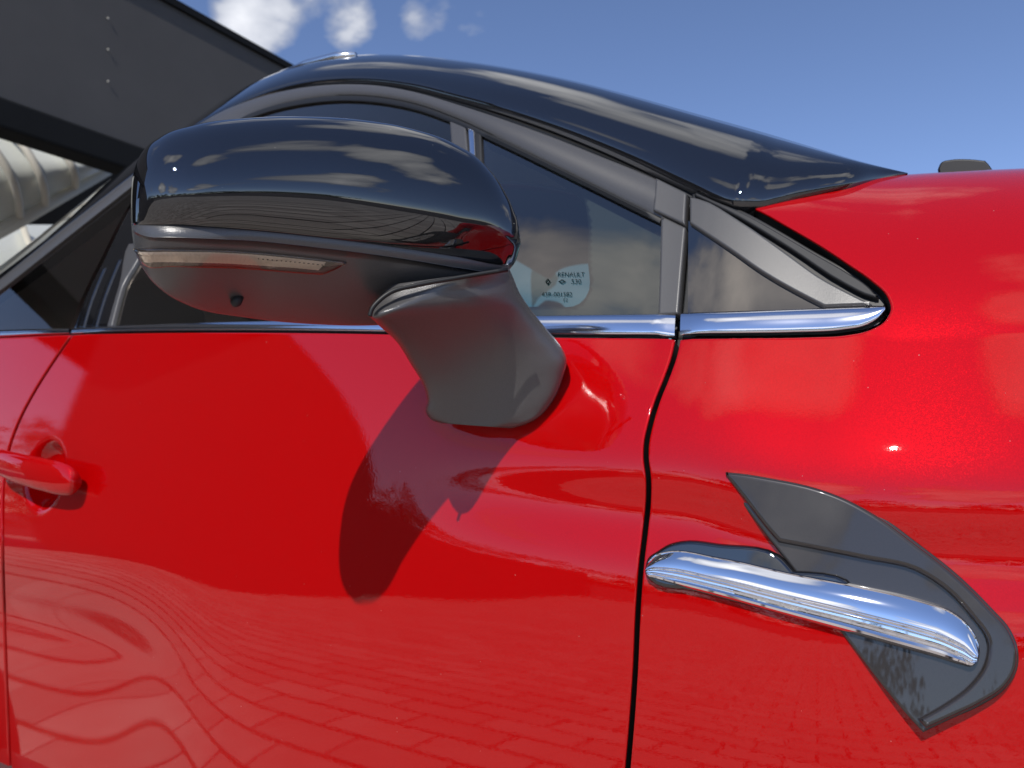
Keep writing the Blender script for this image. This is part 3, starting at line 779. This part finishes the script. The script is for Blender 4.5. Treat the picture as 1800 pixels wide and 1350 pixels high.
for i, (a, b_) in enumerate(zip(ctop, cbot)):
    row = []; e = min(1, (i+1.6)/4, (mC-i+.6)/4)**.5
    for w_, l_ in cprof:
        p = hit(a[0]+(b_[0]-a[0])*w_, a[1]+(b_[1]-a[1])*w_, off_fit)
        row.append(p+Vector((0, -1, .12)).normalized()*(l_*e+.001 if l_ > 0 else 0))
    rows.append(row)
loft('chrome_bar', rows, CHROME, fender, caps=True, sharp=24)

# ---- door handle
hx = [(20, 808, 14), (27, 810, 24), (52, 817, 29), (86, 826, 31), (116, 834, 32), (140, 841, 31), (152, 845, 26), (157, 847, 13)]
rows = []
for (px, py, hh) in crom(hx, 4):
    c_ = hit(px, py); t_ = (px-14)/141
    pr = .012+.026*sin(pi*min(1, max(0, .12+.80*t_)))**.6
    sc = 1.15/1300
    row = []
    for k in range(20):
        ph = 2*pi*k/20; row.append(c_+Vector((0, -pr+.010*cos(ph)*(1 if hh > 10 else .5), hh*sc*sin(ph))))
    rows.append(row)
handle = loft('door_handle', rows, RED, front_door, closed=True, caps=True)

# ---- wiper on the bonnet edge
wz = aty(1690, 292, Y0+.42)
def wp(px, py, dy_=0): return aty(px, py, Y0+.42+dy_)
wi = crom([(1648, 296, 'c'), (1654, 284), (1672, 279), (1700, 278), (1732, 281, 'c'), (1738, 287, 'c'), (1752, 306, 'c'), (1760, 330, 'c'), (1700, 330), (1650, 306, 'c')], 4, closed=True)
wip = panel('wiper_arm', wi, lambda px, py: wp(px, py), RUBBER, car, 4, lip=3, drop=.006, depth=.05)

# ---- the rest of the car, outside the frame: bonnet top, front and rear ends, sill, wheels
rows = []
for f in (0, .1, .3, .5, .7, .9, 1):
    row = []
    for k in range(13):
        x = -.13+.83*k/12; a = S(x, 1.22); q = a.lerp(mir(a), f); q.z += .02*(1-(2*f-1)**2); row.append(q)
    rows.append(row)
loft('bonnet', rows, RED, car)
bm = bmesh.new()
boxmesh(bm, (.80, YC, .62), (.22, 1.70, .70), bev=.09); bmobj('front_bumper', bm, RED, car, True, 50)
bm = bmesh.new(); boxmesh(bm, (-2.35, YC, .72), (.9, 1.70, .86), bev=.09); bmobj('tail', bm, RED, car, True, 50)
bm = bmesh.new(); boxmesh(bm, (-.85, Y0+.09, .25), (2.0, .16, .12), bev=.02); bmobj('sill_cladding', bm, PLASTIC, car, True, 50)
bm = bmesh.new(); boxmesh(bm, (.02, Y0+.20, .60), (1.0, .2, .5)); bmobj('wheel_well', bm, INTER, car)
def wheel(x, y):
    rows = []
    for k in range(48):
        a = 2*pi*k/48; rows.append([Vector((x+r_*cos(a), y+dy_, .335+r_*sin(a))) for r_, dy_ in ((.21, -.0), (.24, -.012), (.30, -.014), (.33, .0), (.335, .05), (.335, .17), (.32, .2))])
    rows.append(rows[0]); o = loft('wheel', rows, TYRE, car)
    rr = [[Vector((x+r_*cos(2*pi*k/40), y+dy_, .335+r_*sin(2*pi*k/40))) for k in range(40)] for r_, dy_ in ((.21, 0), (.19, .012), (.06, .012), (.02, .005))]
    loft('rim', rr, ALU, o, closed=True)
wheel(.28, Y0-.01); wheel(-2.05, Y0-.01)
for o_ in list(car.children): P2C(o_)
for o_ in bpy.data.objects:                              # all geometry above is in world coordinates
    if o_.parent == car: o_.location = Vector(o_.location)-CARLOC

# ------------------------------------------------------------------ the place: ground, pavers
ASPH = noisy(mat('bedding_sand', (.06, .052, .045), rough=.95), 6, .3, bump=.3, bdist=.01)
bm = bmesh.new(); bmesh.ops.create_grid(bm, x_segments=1, y_segments=1, size=400)
g_ = bmobj('ground', bm, ASPH); tag(g_, kind='structure')
PAV = mat('concrete_paver', (.36, .32, .28), rough=.85); t, b = nodes(PAV)
oi = N(t, 'ShaderNodeObjectInfo'); geo2 = N(t, 'ShaderNodeNewGeometry')
rnd = N(t, 'ShaderNodeMath', operation='ADD'); L(t, oi, 'Random', rnd, 0); L(t, geo2, 'Random Per Island', rnd, 1)
fr_ = N(t, 'ShaderNodeMath', operation='FRACT'); L(t, rnd, 0, fr_, 0)
tcp = N(t, 'ShaderNodeNewGeometry'); nzv = N(t, 'ShaderNodeTexNoise', inp={'Scale': 9.0, 'Detail': 8.0}); L(t, tcp, 'Position', nzv, 'Vector')
cr2 = N(t, 'ShaderNodeValToRGB'); cr2.color_ramp.elements[0].color = (.42, .37, .32, 1); cr2.color_ramp.elements[1].color = (.60, .54, .47, 1); L(t, fr_, 0, cr2, 0)
mxp = N(t, 'ShaderNodeMix', data_type='RGBA', blend_type='MULTIPLY', inp={0: .6}); L(t, cr2, 0, mxp, 'A')
cr3 = N(t, 'ShaderNodeValToRGB'); cr3.color_ramp.elements[0].position = .3; cr3.color_ramp.elements[0].color = (.6, .6, .6, 1); L(t, nzv, 'Fac', cr3, 0); L(t, cr3, 0, mxp, 'B')
L(t, mxp, 'Result', b, 'Base Color')
pave = empty('pavement', (0, -1.5, 0)); tag(pave, kind='structure')
PL, PW, PH = .32, .16, .06
bm = bmesh.new(); boxmesh(bm, (0, 0, PH/2-.035), (PL-.014, PW-.014, PH), bev=.005)
pm = bpy.data.meshes.new('paver'); bm.to_mesh(pm); bm.free(); pm.materials.append(PAV)
cells = []
for j in range(-62, 26):
    for i in range(-40, 22):
        cells.append((i*PL+(PL/2 if j % 2 else 0), j*PW))
cells.sort(key=lambda c: (c[0]+.55)**2+(c[1]+.55)**2)
for (x, y) in [c for c in cells if c[1] < .9][:300]:
    o = bpy.data.objects.new('paver', pm); COL.objects.link(o); o.parent = pave
    o.location = (x, y+1.5, random.uniform(-.0015, .0015)); o.rotation_euler = (random.uniform(-.006, .006), random.uniform(-.006, .006), 0)
near = set([c for c in cells if c[1] < .9][:300])
V, Fs = [], []
for c in cells:
    if c in near: continue
    x, y = c[0], c[1]+1.5; h = .025+random.uniform(-.002, .002); a, b2 = PL/2-.007, PW/2-.007; k = len(V); e = .006
    V += [(x-a, y-b2, h-e), (x+a, y-b2, h-e), (x+a, y+b2, h-e), (x-a, y+b2, h-e), (x-a+e, y-b2+e, h), (x+a-e, y-b2+e, h), (x+a-e, y+b2-e, h), (x-a+e, y+b2-e, h), (x-a, y-b2, -.03), (x+a, y-b2, -.03), (x+a, y+b2, -.03), (x-a, y+b2, -.03)]
    Fs += [(k+4, k+5, k+6, k+7)]+[(k+i, k+(i+1) % 4, k+4+(i+1) % 4, k+4+i) for i in range(4)]+[(k+8+i, k+8+(i+1) % 4, k+(i+1) % 4, k+i) for i in range(4)]
o = link('paver', V, Fs, PAV, pave, smooth=False); o['kind'] = 'stuff'

# ------------------------------------------------------------------ canopy building behind the car
FASC = mat('dark_fascia_metal', (.082, .076, .072), rough=.7, spec=.2); noisy(FASC, 3, .12)
t, b = nodes(FASC); tcf = N(t, 'ShaderNodeNewGeometry'); mpf = N(t, 'ShaderNodeVectorMath', operation='SCALE', inp={'Scale': 55.0}); L(t, tcf, 'Position', mpf, 0)
vf = N(t, 'ShaderNodeTexVoronoi', inp={'Scale': 1.0, 'Randomness': 0.0}); L(t, mpf, 0, vf, 'Vector')
bf = N(t, 'ShaderNodeBump', inp={'Strength': .35, 'Distance': .004}); L(t, vf, 'Distance', bf, 'Height'); L(t, bf, 0, b, 'Normal')
DARK = noisy(mat('black_gutter_metal', (.012, .012, .012), rough=.7, spec=.1), 5, .2)
POLY = mat('translucent_glazing', (.86, .88, .80), rough=.4); nodes(POLY)[1].inputs['Transmission Weight'].default_value = .35
CREAM = mat('cream_painted_steel', (.55, .52, .44), rough=.5)
XB = -5.2
bd = empty('canopy_building', (XB-1, 4, 0)); tag(bd, 'dark canopy building with perforated fascia and arched glazing behind the car', 'building')
def W(o, root): o.parent = root; o.location = Vector(o.location)-root.location; return o
a0 = atx(-400, 40, XB); a1 = atx(0, 185, XB); a2 = atx(525, 110, XB); a3 = atx(285, 0, XB)
ztop = a3.z; zbot = a1.z; ye = a2.y+1.6
# fascia sheet: folded trapezoid ribs, divided into panels
x0 = XB; yy = -2.4; nP = 0
while yy < ye:
    y1 = min(ye, yy+1.15); V = []; Fs = []
    n_ = 2
    for k in range(n_+1):
        y = yy+(y1-yy)*k/n_; d = 0
        V += [(x0+d, y, zbot+.0), (x0+d, y, ztop), (x0-.05, y, ztop)]
    for k in range(n_):
        Fs += [(k*3, k*3+3, k*3+4, k*3+1), (k*3+1, k*3+4, k*3+5, k*3+2)]
    W(link('fascia_panel', V, Fs, FASC, None, smooth=False), bd); yy += 1.15
bm = bmesh.new(); boxmesh(bm, (XB-.08, (ye-2.4)/2, (zbot+ztop)/2+.08), (.10, ye+2.4, ztop-zbot-.20)); W(bmobj('fascia_backing', bm, DARK), bd)
bm = bmesh.new(); boxmesh(bm, (XB-.02, (ye-2.4)/2, zbot-.075), (.22, ye+2.5, .20), bev=.02); W(bmobj('gutter_beam', bm, DARK), bd)
bm = bmesh.new(); boxmesh(bm, (XB-.22, (ye-2.4)/2, ztop+.02), (.50, ye+2.5, .06)); W(bmobj('coping', bm, DARK), bd)
for yc in (7.5,):
    bm = bmesh.new(); boxmesh(bm, (XB-.25, yc, zbot/2), (.22, .22, zbot)); W(bmobj('column', bm, DARK), bd)
prof_ = [(-1.2-3.2*k/16, 1.35+1.95*sqrt(max(0, 1-((3.2*k/16-.3)/2.95)**2))) for k in range(17)]
W(loft('vault_end_wall', [[Vector((XB-.12, y, z)) for y, z in prof_], [Vector((XB-.12, y, 0)) for y, z in prof_]], FASC, smooth=False), bd)
W(loft('vault_roof', [[Vector((XB-.12, y, z+.02)) for y, z in prof_], [Vector((XB-4, y, z+.02)) for y, z in prof_]], DARK), bd)
bm = bmesh.new(); boxmesh(bm, (XB-.6, -6.3, .70), (.3, 8.0, 1.40)); W(bmobj('low_wall', bm, FASC), bd)
# screw heads down a panel joint
for py in (32, 87, 143):
    p = atx(190, py, XB+.012); bm = bmesh.new(); bmesh.ops.create_uvsphere(bm, u_segments=8, v_segments=6, radius=.007, matrix=__import__('mathutils').Matrix.Translation(p)); W(bmobj('screw', bm, CREAM), bd)
# arched glazed bay under the canopy: curved translucent sheets between ribs
XG = XB-2.0
gl_o = crom([(-300, 120), (0, 215), (205, 280)], 6); gl_u = crom([(-300, 560), (30, 388), (205, 288)], 6)
rows = []
for (a, b_) in zip(gl_o, gl_u):
    row = []
    for k in range(9):
        t_ = k/8; px, py = a[0]+(b_[0]-a[0])*t_, a[1]+(b_[1]-a[1])*t_
        row.append(atx(px, py, XG+.35*sin(pi*t_*.9)))
    rows.append(row)
W(loft('glazing_pane', rows, POLY), bd)
for cpts in ([(-90, 190), (-20, 250), (20, 310), (35, 385)], [(0, 222), (45, 262), (72, 312), (80, 362)], [(75, 240), (110, 265), (128, 295), (132, 330)]):
    pts = [atx(px, py, XG+.35*sin(pi*.9*k/3)+.06) for k, (px, py) in enumerate(cpts)]
    pts = [Vector(q) for q in crom([tuple(p) for p in pts], 6)]
    W(tube('glazing_rib', pts, .035, CREAM), bd)
W(tube('edge_beam', [atx(-300, 565, XG+.15), atx(30, 390, XG+.15), atx(205, 288, XG+.15)], .06, CREAM), bd)
p = atx(240, 262, XG-1.0); bm = bmesh.new()
boxmesh(bm, (XG-1.0, (ye-1.0)/2+.5, p.z/2), (.12, ye+1.0, p.z)); W(bmobj('back_wall', bm, DARK), bd)
rows = []
for k in range(9):
    t_ = k/8; rows.append([atx(-260+520*j_/6, 395+260*t_, XG-.75+.30*sin(pi*t_)) for j_ in range(7)])
W(loft('glazing_pane', rows, POLY), bd)
for xa in (-60, 40, 128, 190):
    W(tube('glazing_rib', [atx(xa+30*sin(pi*k/6), 398+40*k, XG-.66+.30*sin(pi*k/6)) for k in range(7)], .03, CREAM), bd)

# ------------------------------------------------------------------ trees around the yard, seen mirrored in the paint
LEAF = noisy(mat('dark_foliage', (.05, .075, .025), rough=.8), 1.2, .5)
BARK = noisy(mat('bark', (.10, .075, .05), rough=.9), 8, .3)
def tree_meshes(seed, h, nc=22, nl=150):
    rs = random.Random(seed); V = []; Fs = []
    cl = [(rs.gauss(0, h*.17), rs.gauss(0, h*.17), h*(.22+.7*rs.random()), h*rs.uniform(.09, .19)) for _ in range(nc)]
    for (cx, cy, cz, cr__) in cl:
        for _ in range(nl):
            d = Vector((rs.gauss(0, 1), rs.gauss(0, 1), rs.gauss(0, 1))).normalized()*cr__*rs.random()**.35; q = Vector((cx, cy, cz))+d
            a = Vector((rs.uniform(-1, 1), rs.uniform(-1, 1), rs.uniform(-1, 1))).normalized()*h*.022; b_ = a.cross(Vector((rs.random(), rs.random(), rs.random()))).normalized()*h*.016
            k = len(V); V += [q-a, q+b_, q+a, q-b_]; Fs.append((k, k+1, k+2, k+3))
    me = bpy.data.meshes.new('crown'); me.from_pydata([tuple(v) for v in V], [], Fs); me.materials.append(LEAF)
    return me
trunks = []
rs = random.Random(3); V = []; Fs = []
for k in range(60):
    a = radians(-178+160*k/59+rs.uniform(-1.5, 1.5)); d = rs.uniform(34, 60)
    me = tree_meshes(k, rs.uniform(3.0, 6.0), 16, 70); k0 = len(V)
    V += [(v.co.x*1.7+d*cos(a), v.co.y*1.7+d*sin(a), v.co.z*1.15-.9) for v in me.vertices]; Fs += [tuple(i+k0 for i in p.vertices) for p in me.polygons]
    bpy.data.meshes.remove(me)
tl = link('treeline', V, Fs, LEAF, None, smooth=False); tl['kind'] = 'stuff'
